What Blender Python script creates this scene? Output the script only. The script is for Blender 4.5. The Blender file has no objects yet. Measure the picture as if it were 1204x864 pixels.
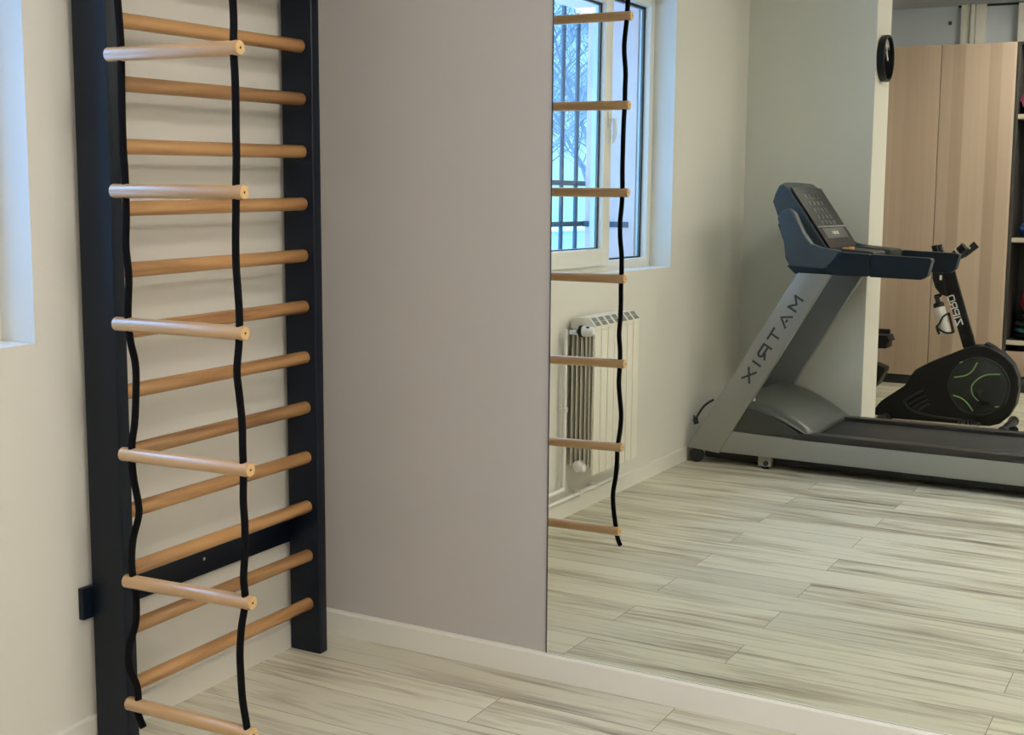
import bpy, bmesh, math, random
from mathutils import Vector, Matrix
R = math.radians
PI = math.pi
C = bpy.context.scene.collection
rnd = random.Random(7)

# ------------------------------------------------------------------ helpers
class MB:
    """collects shapes (world coordinates) into one mesh object"""
    def __init__(s):
        s.bm = bmesh.new()
    def _mi(s, faces, mi):
        for f in faces:
            f.material_index = mi
    def box(s, lo, hi, bevel=0.0, seg=2, mi=0):
        return s.prism([(lo[0], lo[2]), (hi[0], lo[2]), (hi[0], hi[2]), (lo[0], hi[2])], lo[1], hi[1], bevel, seg, 'y', mi)
    def prism(s, poly, a, b, bevel=0.0, seg=2, axis='y', mi=0):
        """polygon extruded along an axis: y -> (x,z), x -> (y,z), z -> (x,y)"""
        def P(u, v, w):
            return {'y': (u, w, v), 'x': (w, u, v), 'z': (u, v, w)}[axis]
        t = bmesh.new()
        A = [t.verts.new(P(u, v, a)) for u, v in poly]
        B = [t.verts.new(P(u, v, b)) for u, v in poly]
        n = len(poly)
        t.faces.new(A); t.faces.new(B[::-1])
        for i in range(n):
            t.faces.new((A[i], B[i], B[(i+1) % n], A[(i+1) % n]))
        bmesh.ops.recalc_face_normals(t, faces=t.faces)
        if bevel > 0:
            es = [e for e in t.edges if len(e.link_faces) == 2 and e.calc_face_angle(0) > 0.35]
            bmesh.ops.bevel(t, geom=es, offset=bevel, segments=seg, profile=0.6, affect='EDGES', clamp_overlap=True)
        s.merge(t, mi)
        return s
    def loft(s, rings, cap=True, mi=0, closed=True):
        t = bmesh.new()
        V = [[t.verts.new(p) for p in r] for r in rings]
        for i in range(len(V)-1):
            n = len(V[i])
            for j in range(n if closed else n-1):
                k = (j+1) % n
                t.faces.new((V[i][j], V[i+1][j], V[i+1][k], V[i][k]))
        if cap and closed:
            t.faces.new(V[0]); t.faces.new(V[-1][::-1])
        bmesh.ops.recalc_face_normals(t, faces=t.faces)
        s.merge(t, mi)
        return s
    def merge(s, t, mi=0):
        for f in t.faces:
            f.material_index = mi
        me = bpy.data.meshes.new('t'); t.to_mesh(me); t.free()
        s.bm.from_mesh(me); bpy.data.meshes.remove(me)
    def tube(s, pts, r, seg=10, mi=0, smooth=0):
        pts = [Vector(p) for p in pts]
        if smooth:
            q = []
            n = len(pts)
            for i in range(n-1):
                p0, p1, p2, p3 = pts[max(i-1, 0)], pts[i], pts[i+1], pts[min(i+2, n-1)]
                for k in range(smooth):
                    t = k/smooth
                    q.append(0.5*((2*p1)+(p2-p0)*t+(2*p0-5*p1+4*p2-p3)*t*t+(3*p1-p0-3*p2+p3)*t**3))
            q.append(pts[-1]); pts = q
        if isinstance(r, (list, tuple)):
            m_ = len(r)-1; rr = []
            for i in range(len(pts)):
                g = i/(len(pts)-1)*m_; j = min(int(g), m_-1); rr.append(r[j]+(r[j+1]-r[j])*(g-j))
        else:
            rr = [r]*len(pts)
        rings = []
        up = None
        for i, p in enumerate(pts):
            d = (pts[min(i+1, len(pts)-1)]-pts[max(i-1, 0)]).normalized()
            if up is None:
                up = Vector((0, 0, 1)) if abs(d.z) < 0.9 else Vector((0, 1, 0))
            u = (up - d*up.dot(d)).normalized(); w = d.cross(u); up = u
            rings.append([p+(u*math.cos(2*PI*k/seg)+w*math.sin(2*PI*k/seg))*rr[i] for k in range(seg)])
        return s.loft(rings, True, mi)
    def lathe(s, prof, origin, axis=(0, 0, 1), seg=32, mi=0):
        """profile of (radius, height) turned about an axis"""
        a = Vector(axis).normalized(); o = Vector(origin)
        u = a.orthogonal().normalized(); w = a.cross(u)
        rings = [[o+a*h+(u*math.cos(2*PI*k/seg)+w*math.sin(2*PI*k/seg))*max(r, 1e-4) for k in range(seg)] for r, h in prof]
        return s.loft(rings, True, mi)
    def cyl(s, a, b, r, seg=20, bevel=0.0, mi=0):
        a, b = Vector(a), Vector(b); h = (b-a).length
        if bevel:
            prof = [(r-bevel, 0), (r-bevel*.3, bevel*.3), (r, bevel), (r, h-bevel), (r-bevel*.3, h-bevel*.3), (r-bevel, h)]
        else:
            prof = [(r, 0), (r, h)]
        return s.lathe(prof, a, b-a, seg, mi)
    def build(s, name, mats, parent=None, ang=35):
        me = bpy.data.meshes.new(name)
        off = origin_of(parent)
        bmesh.ops.translate(s.bm, verts=s.bm.verts, vec=-off)
        s.bm.to_mesh(me); s.bm.free()
        for m in (mats if isinstance(mats, (list, tuple)) else [mats]):
            me.materials.append(m)
        for p in me.polygons:
            p.use_smooth = True
        me.set_sharp_from_angle(angle=R(ang))
        o = bpy.data.objects.new(name, me); C.objects.link(o)
        if parent:
            o.parent = parent
        return o

def origin_of(o):
    v = Vector((0, 0, 0))
    while o:
        v += o.location; o = o.parent
    return v

def tag(o, label=None, cat=None, group=None, kind=None):
    if label: o['label'] = label
    if cat: o['category'] = cat
    if group: o['group'] = group
    if kind: o['kind'] = kind
    return o

def thing(name, label, cat, loc=(0, 0, 0), group=None):
    o = bpy.data.objects.new(name, None); C.objects.link(o)
    o.location = loc; o.empty_display_size = 0.1
    return tag(o, label, cat, group)

def copy_tree(o, parent=None):
    c = o.copy(); C.objects.link(c)
    if parent: c.parent = parent
    for ch in [x for x in list(bpy.data.objects) if x.parent is o]:
        copy_tree(ch, c)
    return c

# stroke lettering -----------------------------------------------------------
GLYPH = {
 'M': [[(0, 0), (0, 1), (.5, .35), (1, 1), (1, 0)]],
 'A': [[(0, 0), (.5, 1), (1, 0)], [(.42, .28), (.58, .28)]],
 'T': [[(0, 1), (1, 1)], [(.5, 1), (.5, 0)]],
 'R': [[(0, 0), (0, 1), (.85, 1), (1, .8), (1, .58), (.85, .42), (.15, .42)], [(.5, .42), (1, 0)]],
 'I': [[(.5, 0), (.5, 1)]],
 'X': [[(0, 0), (1, 1)], [(0, 1), (1, 0)]],
 'Z': [[(0, 1), (1, 1), (0, 0), (1, 0)]],
 'P': [[(0, 0), (0, 1), (.85, 1), (1, .85), (1, .6), (.85, .45), (0, .45)]],
 'O': [[(.12, 0), (0, .12), (0, .88), (.12, 1), (.88, 1), (1, .88), (1, .12), (.88, 0), (.12, 0), (0, .12)]],
 'S': [[(1, 1), (0, 1), (0, .5), (1, .5), (1, 0), (0, 0)]],
 'U': [[(0, 1), (0, .1), (.1, 0), (.9, 0), (1, .1), (1, 1)]],
 'D': [[(0, 0), (0, 1), (.85, 1), (1, .85), (1, .15), (.85, 0), (0, 0), (0, .2)]],
}
def lettering(mb, text, origin, dx, dz, w, h, gap, stroke, depth, normal):
    """strokes of each glyph as thin raised bars; dx, dz unit vectors of the writing direction and of its up"""
    o, dx, dz, n = Vector(origin), Vector(dx).normalized(), Vector(dz).normalized(), Vector(normal).normalized()
    x = 0.0
    for ch in text:
        ww = w*(.25 if ch == 'I' else 1)
        for st in GLYPH[ch]:
            for (a, b) in zip(st[:-1], st[1:]):
                A = o+dx*(x+a[0]*ww)+dz*(a[1]*h); B = o+dx*(x+b[0]*ww)+dz*(b[1]*h)
                d = (B-A).normalized(); s_ = d.cross(n)*(stroke/2)
                A -= d*stroke*.35; B += d*stroke*.35
                mb.loft([[A-s_, A+s_, B+s_, B-s_], [p+n*depth for p in (A-s_, A+s_, B+s_, B-s_)]])
        x += ww+gap

# ------------------------------------------------------------------ materials
MATS = {}
def mat(name, col, rough=.5, metal=0.0, coat=0.0, spec=.5, bump=None, emis=None, noise=None, coat_r=.1):
    m = bpy.data.materials.new(name); m.use_nodes = True
    nt = m.node_tree; b = nt.nodes['Principled BSDF']
    b.inputs['Base Color'].default_value = (*col, 1)
    b.inputs['Roughness'].default_value = rough
    b.inputs['Metallic'].default_value = metal
    b.inputs['Coat Weight'].default_value = coat
    b.inputs['Coat Roughness'].default_value = coat_r
    b.inputs['Specular IOR Level'].default_value = spec
    if emis:
        b.inputs['Emission Color'].default_value = (*emis[0], 1)
        b.inputs['Emission Strength'].default_value = emis[1]
    tc = nt.nodes.new('ShaderNodeTexCoord')
    if noise:
        n = nt.nodes.new('ShaderNodeTexNoise'); n.inputs['Scale'].default_value = noise[0]; n.inputs['Detail'].default_value = 4
        nt.links.new(tc.outputs['Object'], n.inputs['Vector'])
        mx = nt.nodes.new('ShaderNodeMix'); mx.data_type = 'RGBA'; mx.blend_type = 'MIX'
        mx.inputs[6].default_value = (*[c*(1-noise[1]) for c in col], 1)
        mx.inputs[7].default_value = (*[min(1, c*(1+noise[1])) for c in col], 1)
        nt.links.new(n.outputs['Fac'], mx.inputs[0]); nt.links.new(mx.outputs[2], b.inputs['Base Color'])
    if bump:
        n2 = nt.nodes.new('ShaderNodeTexNoise'); n2.inputs['Scale'].default_value = bump[0]; n2.inputs['Detail'].default_value = 3
        nt.links.new(tc.outputs['Object'], n2.inputs['Vector'])
        bp = nt.nodes.new('ShaderNodeBump'); bp.inputs['Strength'].default_value = bump[1]; bp.inputs['Distance'].default_value = .002
        nt.links.new(n2.outputs['Fac'], bp.inputs['Height']); nt.links.new(bp.outputs[0], b.inputs['Normal'])
    MATS[name] = m
    return m

def wood(name, light, dark, stretch, rough=.4, coat=.3, contrast=(.3, .7), rand=.25, fine=1.0):
    """long streaky grain; stretch = object-space scale per axis (small along the grain)"""
    m = bpy.data.materials.new(name); m.use_nodes = True
    nt = m.node_tree; L = nt.links.new; b = nt.nodes['Principled BSDF']
    b.inputs['Roughness'].default_value = rough; b.inputs['Coat Weight'].default_value = coat; b.inputs['Coat Roughness'].default_value = .25
    tc = nt.nodes.new('ShaderNodeTexCoord'); oi = nt.nodes.new('ShaderNodeObjectInfo')
    mp = nt.nodes.new('ShaderNodeMapping'); mp.inputs['Scale'].default_value = stretch
    L(tc.outputs['Object'], mp.inputs['Vector'])
    ad = nt.nodes.new('ShaderNodeVectorMath'); ad.operation = 'ADD'
    sc = nt.nodes.new('ShaderNodeVectorMath'); sc.operation = 'SCALE'; sc.inputs[0].default_value = (37, 21, 53)
    L(oi.outputs['Random'], sc.inputs['Scale']); L(mp.outputs[0], ad.inputs[0]); L(sc.outputs[0], ad.inputs[1])
    n = nt.nodes.new('ShaderNodeTexNoise'); n.inputs['Scale'].default_value = 1; n.inputs['Detail'].default_value = 6; n.inputs['Distortion'].default_value = .6
    L(ad.outputs[0], n.inputs['Vector'])
    cr = nt.nodes.new('ShaderNodeValToRGB')
    cr.color_ramp.elements[0].position = contrast[0]; cr.color_ramp.elements[0].color = (*dark, 1)
    cr.color_ramp.elements[1].position = contrast[1]; cr.color_ramp.elements[1].color = (*light, 1)
    L(n.outputs['Fac'], cr.inputs[0])
    hs = nt.nodes.new('ShaderNodeHueSaturation')
    mr = nt.nodes.new('ShaderNodeMapRange'); mr.inputs[3].default_value = 1-rand; mr.inputs[4].default_value = 1+rand*.4
    L(oi.outputs['Random'], mr.inputs[0]); L(mr.outputs[0], hs.inputs['Value']); L(cr.outputs[0], hs.inputs['Color'])
    L(hs.outputs[0], b.inputs['Base Color'])
    bp = nt.nodes.new('ShaderNodeBump'); bp.inputs['Strength'].default_value = .08; bp.inputs['Distance'].default_value = .001
    L(n.outputs['Fac'], bp.inputs['Height']); L(bp.outputs[0], b.inputs['Normal'])
    MATS[name] = m
    return m

def floor_material():
    m = bpy.data.materials.new('whitewashed_laminate'); m.use_nodes = True
    nt = m.node_tree; L = nt.links.new; b = nt.nodes['Principled BSDF']; N = nt.nodes.new
    b.inputs['Roughness'].default_value = .42; b.inputs['Specular IOR Level'].default_value = .35
    geo = N('ShaderNodeNewGeometry')
    br = N('ShaderNodeTexBrick'); br.offset = .37; br.offset_frequency = 2; br.squash = 1
    br.inputs['Color1'].default_value = (0, 0, 0, 1); br.inputs['Color2'].default_value = (1, 1, 1, 1)
    br.inputs['Mortar'].default_value = (.5, .5, .5, 1)
    br.inputs['Scale'].default_value = 1; br.inputs['Mortar Size'].default_value = .0012; br.inputs['Mortar Smooth'].default_value = .2
    br.inputs['Brick Width'].default_value = 1.25; br.inputs['Row Height'].default_value = .193
    L(geo.outputs['Position'], br.inputs['Vector'])
    sep = N('ShaderNodeSeparateColor'); L(br.outputs['Color'], sep.inputs[0])
    def streak(scale, off, detail, dist):
        mp = N('ShaderNodeMapping'); mp.inputs['Scale'].default_value = scale
        L(geo.outputs['Position'], mp.inputs['Vector'])
        cb = N('ShaderNodeCombineXYZ')
        ml = N('ShaderNodeMath'); ml.operation = 'MULTIPLY'; ml.inputs[1].default_value = off; L(sep.outputs[0], ml.inputs[0])
        L(ml.outputs[0], cb.inputs[0]); L(ml.outputs[0], cb.inputs[2])
        ad = N('ShaderNodeVectorMath'); ad.operation = 'ADD'; L(mp.outputs[0], ad.inputs[0]); L(cb.outputs[0], ad.inputs[1])
        n = N('ShaderNodeTexNoise'); n.inputs['Scale'].default_value = 1; n.inputs['Detail'].default_value = detail; n.inputs['Roughness'].default_value = .6
        n.inputs['Distortion'].default_value = dist
        L(ad.outputs[0], n.inputs['Vector'])
        return n.outputs['Fac']
    big = streak((1.1, 10, 1), 31, 6, .9)
    fine = streak((2.2, 55, 1), 77, 4, .3)
    patch = streak((.8, 3.2, 1), 53, 3, .2)
    cr = N('ShaderNodeValToRGB'); e = cr.color_ramp.elements
    e[0].position = .34; e[0].color = (.16, .135, .10, 1)
    e[1].position = .565; e[1].color = (.63, .60, .485, 1)
    e.new(.45).color = (.41, .365, .275, 1)
    ma = N('ShaderNodeMath'); ma.operation = 'MULTIPLY_ADD'; ma.inputs[1].default_value = .40; L(fine, ma.inputs[0])
    mb_ = N('ShaderNodeMath'); mb_.operation = 'MULTIPLY_ADD'; mb_.inputs[1].default_value = .62; mb_.inputs[2].default_value = -.008; L(big, mb_.inputs[0])
    L(mb_.outputs[0], ma.inputs[2])
    mc = N('ShaderNodeMath'); mc.operation = 'MULTIPLY_ADD'; mc.inputs[1].default_value = .30; mc.inputs[2].default_value = -.115; L(patch, mc.inputs[0])
    sm = N('ShaderNodeMath'); sm.operation = 'ADD'; L(ma.outputs[0], sm.inputs[0]); L(mc.outputs[0], sm.inputs[1])
    L(sm.outputs[0], cr.inputs[0])
    hs = N('ShaderNodeHueSaturation'); mr = N('ShaderNodeMapRange'); mr.inputs[3].default_value = .9; mr.inputs[4].default_value = 1.1
    L(sep.outputs[0], mr.inputs[0]); L(mr.outputs[0], hs.inputs['Value']); L(cr.outputs[0], hs.inputs['Color'])
    mx = N('ShaderNodeMix'); mx.data_type = 'RGBA'; mx.inputs[7].default_value = (.17, .14, .10, 1)
    L(br.outputs['Fac'], mx.inputs[0]); L(hs.outputs[0], mx.inputs[6]); L(mx.outputs[2], b.inputs['Base Color'])
    bp = N('ShaderNodeBump'); bp.inputs['Strength'].default_value = .12; bp.inputs['Distance'].default_value = .002
    L(sm.outputs[0], bp.inputs['Height']); L(bp.outputs[0], b.inputs['Normal'])
    return m

def striped_veneer():
    """vertical oak staves of slightly different tone"""
    m = bpy.data.materials.new('stave_oak_veneer'); m.use_nodes = True
    nt = m.node_tree; L = nt.links.new; b = nt.nodes['Principled BSDF']; N = nt.nodes.new
    b.inputs['Roughness'].default_value = .5
    tc = N('ShaderNodeTexCoord'); sx = N('ShaderNodeSeparateXYZ'); L(tc.outputs['Object'], sx.inputs[0])
    ml = N('ShaderNodeMath'); ml.operation = 'MULTIPLY'; ml.inputs[1].default_value = 11.5; L(sx.outputs[0], ml.inputs[0])
    fl = N('ShaderNodeMath'); fl.operation = 'FLOOR'; L(ml.outputs[0], fl.inputs[0])
    wn = N('ShaderNodeTexWhiteNoise'); wn.noise_dimensions = '1D'; L(fl.outputs[0], wn.inputs['W'])
    mp = N('ShaderNodeMapping'); mp.inputs['Scale'].default_value = (45, 45, 1.1); L(tc.outputs['Object'], mp.inputs[0])
    n = N('ShaderNodeTexNoise'); n.inputs['Scale'].default_value = 1; n.inputs['Detail'].default_value = 5; L(mp.outputs[0], n.inputs['Vector'])
    ad = N('ShaderNodeMath'); ad.operation = 'MULTIPLY_ADD'; ad.inputs[1].default_value = .35; L(n.outputs['Fac'], ad.inputs[0])
    m2 = N('ShaderNodeMath'); m2.operation = 'MULTIPLY'; m2.inputs[1].default_value = .65; L(wn.outputs['Value'], m2.inputs[0]); L(m2.outputs[0], ad.inputs[2])
    cr = N('ShaderNodeValToRGB'); e = cr.color_ramp.elements
    e[0].position = .1; e[0].color = (.37, .272, .205, 1); e[1].position = .9; e[1].color = (.54, .415, .33, 1)
    L(ad.outputs[0], cr.inputs[0]); L(cr.outputs[0], b.inputs['Base Color'])
    return m

def glass_pane_material():
    m = bpy.data.materials.new('window_glass'); m.use_nodes = True
    nt = m.node_tree; nt.nodes.remove(nt.nodes['Principled BSDF']); N = nt.nodes.new; L = nt.links.new
    tr = N('ShaderNodeBsdfTransparent'); tr.inputs[0].default_value = (.95, .975, .97, 1)
    gl = N('ShaderNodeBsdfGlossy'); gl.inputs['Roughness'].default_value = .01
    lw = N('ShaderNodeLayerWeight'); lw.inputs[0].default_value = .5
    pw = N('ShaderNodeMath'); pw.operation = 'POWER'; pw.inputs[1].default_value = 5; L(lw.outputs['Facing'], pw.inputs[0])
    fr = N('ShaderNodeMath'); fr.operation = 'MULTIPLY_ADD'; fr.inputs[1].default_value = .6; fr.inputs[2].default_value = .025; L(pw.outputs[0], fr.inputs[0])
    mx = N('ShaderNodeMixShader'); L(fr.outputs[0], mx.inputs[0]); L(tr.outputs[0], mx.inputs[1]); L(gl.outputs[0], mx.inputs[2])
    L(mx.outputs[0], nt.nodes['Material Output'].inputs[0])
    return m

M_wall = mat('warm_white_paint', (.72, .695, .63), .85, spec=.2, bump=(60, .05))
M_taupe = mat('grey_taupe_paint', (.475, .447, .428), .85, spec=.2, bump=(60, .05))
M_pier = mat('cool_grey_paint', (.61, .62, .575), .85, spec=.2, bump=(60, .05))
M_rear = mat('rear_wall_daylight_tint', (.60, .64, .70), .85, spec=.2)  # blue daylight from unbuilt windows put into the rear wall colour
M_ceil = mat('ceiling_paint', (.70, .72, .75), .9, spec=.2)
M_base = mat('white_skirting', (.76, .735, .67), .45)
M_floor = floor_material()
M_upvc = mat('white_window_plastic', (.78, .76, .68), .35)
M_gasket = mat('black_rubber', (.012, .013, .015), .6)
M_spacer = mat('aluminium_spacer', (.72, .80, .84), .3, .6)
M_glass = glass_pane_material()
M_plaster = mat('outside_plaster', (.85, .65, .59), .9, noise=(18, .06))
M_mirror = mat('silvered_glass', (.845, .88, .825), .0, 1.0)
M_medge = mat('mirror_edge', (.05, .055, .06), .3)
M_navy = mat('dark_navy_lacquer', (.003, .007, .016), .36, spec=.28)
M_rung = wood('varnished_beech', (.50, .27, .105), (.27, .125, .045), (26, 2.2, 26), .36, .35, (.34, .60), .25)
M_lrung = wood('pale_beech', (.62, .39, .19), (.47, .265, .115), (2.0, 26, 26), .30, .9, (.3, .7), .10)
for m_, w_, i_, r_ in ((M_lrung, 1.0, 1.75, .30),):
    pb_ = m_.node_tree.nodes['Principled BSDF']; pb_.inputs['Coat Weight'].default_value = w_; pb_.inputs['Coat IOR'].default_value = i_; pb_.inputs['Coat Roughness'].default_value = r_
M_end = mat('beech_end_grain', (.66, .42, .19), .6, noise=(120, .2))
M_hole = mat('dark_hole', (.02, .015, .01), .9)
M_rope = mat('black_cord', (.004, .004, .005), .85, spec=.12, bump=(400, .5))
M_steel = mat('zinc_steel', (.55, .55, .55), .35, 1.0)
M_rad = mat('radiator_enamel', (.78, .74, .64), .35)
M_radd = mat('radiator_gap_shade', (.17, .18, .15), .6)
M_wplast = mat('white_plastic', (.80, .79, .76), .35)
M_bplast = mat('black_plastic', (.0045, .0045, .005), .42, spec=.3, noise=(60, .2))
M_gloss = mat('gloss_black', (.006, .006, .008), .03, coat=.6, coat_r=.01)
M_dkgrey = mat('dark_grey_plastic', (.022, .025, .024), .5, spec=.3)
M_bluegrey = mat('blue_grey_plastic', (.034, .048, .062), .40, noise=(90, .12))
M_navyplast = mat('navy_plastic', (.006, .011, .018), .38, spec=.25)
M_silver = mat('silver_paint', (.30, .30, .29), .28, .55, coat=.3)
M_silverd = mat('silver_paint_plain', (.30, .30, .285), .40, .25)
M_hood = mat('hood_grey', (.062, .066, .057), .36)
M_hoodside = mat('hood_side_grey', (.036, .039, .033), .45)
M_belt = mat('running_belt', (.012, .013, .014), .6, noise=(200, .2))
M_rail = mat('foot_rail', (.026, .024, .023), .32)
M_screen = mat('console_screen', (.006, .006, .007), .25, spec=.25)
M_lcd = mat('lcd_grey', (.09, .09, .088), .3)
M_lcd2 = mat('key_grey', (.030, .030, .030), .3)
M_chrome = mat('chrome', (.75, .75, .75), .12, 1.0)
M_amber = mat('amber_plastic', (.75, .33, .10), .3)
M_green = mat('green_trim', (.20, .36, .13), .4)
M_inner = mat('upright_inner_grey', (.15, .16, .165), .4, .1)
M_white = mat('white_print', (.80, .80, .78), .5)
M_greyprint = mat('grey_print', (.16, .165, .165), .5)
M_dkprint = mat('charcoal_print', (.035, .04, .05), .4)
M_bottle = mat('milky_bottle', (.60, .58, .55), .35)
M_veneer = striped_veneer()
M_carc = mat('dark_carcass', (.028, .027, .027), .5)
M_carcedge = mat('grey_brown_edge', (.045, .040, .036), .5)
M_shelf = mat('pale_shelf_edge', (.55, .49, .41), .5)
M_purple = mat('purple_foam', (.20, .025, .075), .75, noise=(60, .15))
M_blue = mat('blue_foil', (.02, .06, .18), .3, noise=(40, .5), bump=(30, .8))
M_red = mat('red_rubber', (.33, .015, .02), .45)
M_dred = mat('dark_red_rubber', (.17, .03, .04), .45)
M_teal = mat('teal_rubber', (.03, .10, .12), .5)
M_iron = mat('painted_iron', (.085, .11, .14), .5)
M_bark = mat('frosted_bark', (.20, .22, .25), .9, noise=(3, .6))
M_snow = mat('snow', (.85, .90, .95), .8)
M_conc = mat('concrete_wall', (.42, .43, .46), .9, noise=(4, .15))
M_panel = mat('lamp_diffuser', (.9, .9, .9), .5, emis=((1.0, .935, .835), 46.0))
M_lampf = mat('lamp_frame', (.8, .8, .8), .4)

# ------------------------------------------------------------------ room shell
XR, YB, ZC = 5.2, -7.56, 2.985
WY0, WY1, WZ0, WZ1 = -2.967, -1.114, 1.070, 2.45     # window opening in the left wall
OUTX = -0.47
def struct(mb, name, m, parent=None):
    o = mb.build(name, m, parent)
    if not parent: o['kind'] = 'structure'
    return o
b = MB(); b.box((OUTX, YB-.2, -.12), (XR+.2, .25, 0)); struct(b, 'floor', M_floor)
b = MB(); b.box((OUTX, YB-.2, ZC), (XR+.2, .25, ZC+.15)); struct(b, 'ceiling', M_ceil)
# window wall: inner leaf with the big opening, outer leaf with a slightly narrower one
b = MB()
ix = -0.185
def leaf(x0, x1, y0, y1, z0, z1, mi):
    b.box((x0, YB-.2, 0), (x1, y0, ZC), mi=mi); b.box((x0, y1, 0), (x1, .25, ZC), mi=mi)
    b.box((x0, y0, 0), (x1, y1, z0), mi=mi); b.box((x0, y0, z1), (x1, y1, ZC), mi=mi)
leaf(ix, 0, WY0, WY1, WZ0, WZ1, 0)
leaf(OUTX, ix, WY0+.062, WY1-.062, WZ0+.02, WZ1-.06, 1)
struct(b, 'wall_left', [M_wall, M_plaster])
tilt = math.tan(R(.524))
b = MB(); b.loft([[(0, .006-.0762*tilt, 0), (XR, .006-.0762*tilt, 0), (XR, .25, 0), (0, .25, 0)],
                  [(0, .006+(ZC-.0762)*tilt, ZC), (XR, .006+(ZC-.0762)*tilt, ZC), (XR, .25, ZC), (0, .25, ZC)]])
struct(b, 'wall_back', M_taupe)
b = MB(); b.box((XR, YB-.2, 0), (XR+.2, .25, ZC)); struct(b, 'wall_right', M_wall)
b = MB(); b.box((0, YB-.2, 0), (XR, YB, ZC)); struct(b, 'wall_front', M_rear)
PX, PY0, PY1 = .746, -4.445, -4.105
b = MB(); b.box((0, PY0, 0), (PX-.004, PY1, ZC)); b.box((PX-.004, PY0, 0), (PX, PY1, ZC), mi=1)
struct(b, 'wall_partition', [M_pier, M_wall])
HB = .0762
b = MB(); b.prism([(0, 0), (.015, 0), (.015, HB-.004), (.011, HB), (0, HB)], -.0155, PY1, axis='y'); struct(b, 'baseboard_left', M_base)
b = MB(); b.prism([(.006, 0), (-.015, 0), (-.015, HB-.004), (-.011, HB), (.006, HB)], .0, XR, axis='x'); struct(b, 'baseboard_back', M_base)
b = MB(); b.prism([(PY1, 0), (PY1+.014, 0), (PY1+.014, HB), (PY1, HB)], .016, PX, axis='x'); struct(b, 'baseboard_partition', M_base)
b = MB(); b.prism([(YB, 0), (YB+.014, 0), (YB+.014, HB), (YB, HB)], 1.75, XR, axis='x'); struct(b, 'baseboard_front', M_base)
b = MB(); b.box((XR-.014, YB+.02, 0), (XR, -.02, HB)); struct(b, 'baseboard_right', M_base)
# boxed pipes and gap strip above the wardrobe
b = MB()
b.box((.585, YB, 0), (.655, YB+.05, ZC), .004); b.box((.66, YB, 0), (.69, YB+.075, ZC), .006); b.box((.695, YB, 0), (.775, YB+.04, ZC), .004)
struct(b, 'trim_1', M_base)
b = MB(); b.box((.56, YB, ZC-.014), (XR, YB+.03, ZC), mi=0); struct(b, 'trim_2', M_gasket)
b = MB(); b.box((1.02, YB, 0), (1.7, YB+.09, ZC-.014)); struct(b, 'wall_pilaster', M_wall)

# ------------------------------------------------------------------ window
win = thing('window_1', None, None, (-.13, (WY0+WY1)/2, WZ0)); win['kind'] = 'structure'
fx0, fx1 = -.184, -.118           # frame depth
SY0, SY1 = -2.395, -1.686         # mullion centres
b = MB()
b.box((fx0, WY0, WZ0), (fx1, WY0+.052, WZ1), .004); b.box((fx0, WY1-.052, WZ0), (fx1, WY1, WZ1), .004)
b.box((fx0, WY0+.052, WZ0), (fx1, WY1-.052, WZ0+.050), .004); b.box((fx0, WY0+.052, WZ1-.05), (fx1, WY1-.052, WZ1), .004)
for y in (SY0, SY1): b.box((fx0, y-.035, WZ0+.05), (fx1, y+.035, WZ1-.05), .004)
b.build('frame', M_upvc, win)
def pane(y0, y1, z0, z1, xg, parent):
    g = MB(); g.box((xg-.002, y0, z0), (xg+.002, y1, z1)); gp = g.build('pane', M_glass, parent)
    for (w, x, m, n) in ((.010, xg+.004, M_gasket, 'gasket'), (.013, xg-.010, M_spacer, 'spacer')):
        q = MB(); x0, x1 = (x-.001, x+.004)
        q.box((x0, y0, z0), (x1, y0+w, z1)); q.box((x0, y1-w, z0), (x1, y1, z1))
        q.box((x0, y0+w, z0), (x1, y1-w, z0+w*.6)); q.box((x0, y0+w, z1-w), (x1, y1-w, z1))
        q.build(n, m, parent)
# fixed side lights
for (y0, y1) in ((WY0+.052, SY0-.035), (SY1+.035, WY1-.052)):
    pane(y0, y1, WZ0+.05, WZ1-.05, -.158, win)
# opening sash, standing proud of the frame
b = MB(); sx0, sx1 = -.150, -.098
sy0, sy1, sz0, sz1 = SY0-.018, SY1+.018, WZ0+.030, WZ1-.03
b.box((sx0, sy0, sz0), (sx1, sy0+.085, sz1), .004); b.box((sx0, sy1-.085, sz0), (sx1, sy1, sz1), .004)
b.box((sx0, sy0+.085, sz0), (sx1, sy1-.085, sz0+.082), .004); b.box((sx0, sy0+.085, sz1-.08), (sx1, sy1-.085, sz1), .004)
sash = b.build('sash', M_upvc, win)
pane(sy0+.083, sy1-.083, sz0+.080, sz1-.078, -.128, sash)
b = MB(); hy, hz = sy0+.036, 1.80
b.box((sx1-.001, hy-.014, hz-.035), (sx1+.010, hy+.014, hz+.035), .003)
b.cyl((sx1+.008, hy, hz), (sx1+.030, hy, hz), .009, 14)
b.tube([(sx1+.026, hy, hz+.008), (sx1+.032, hy, hz-.02), (sx1+.032, hy-.004, hz-.075), (sx1+.018, hy-.002, hz-.115)], [.010, .010, .009, .007], 10, smooth=5)
b.build('handle', M_upvc, win)
b = MB(); b.box((-.118, WY0+.001, WZ0), (-.0005, WY1-.001, WZ0+.003), .001); sl = b.build('window_sill', M_base, win)

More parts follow.
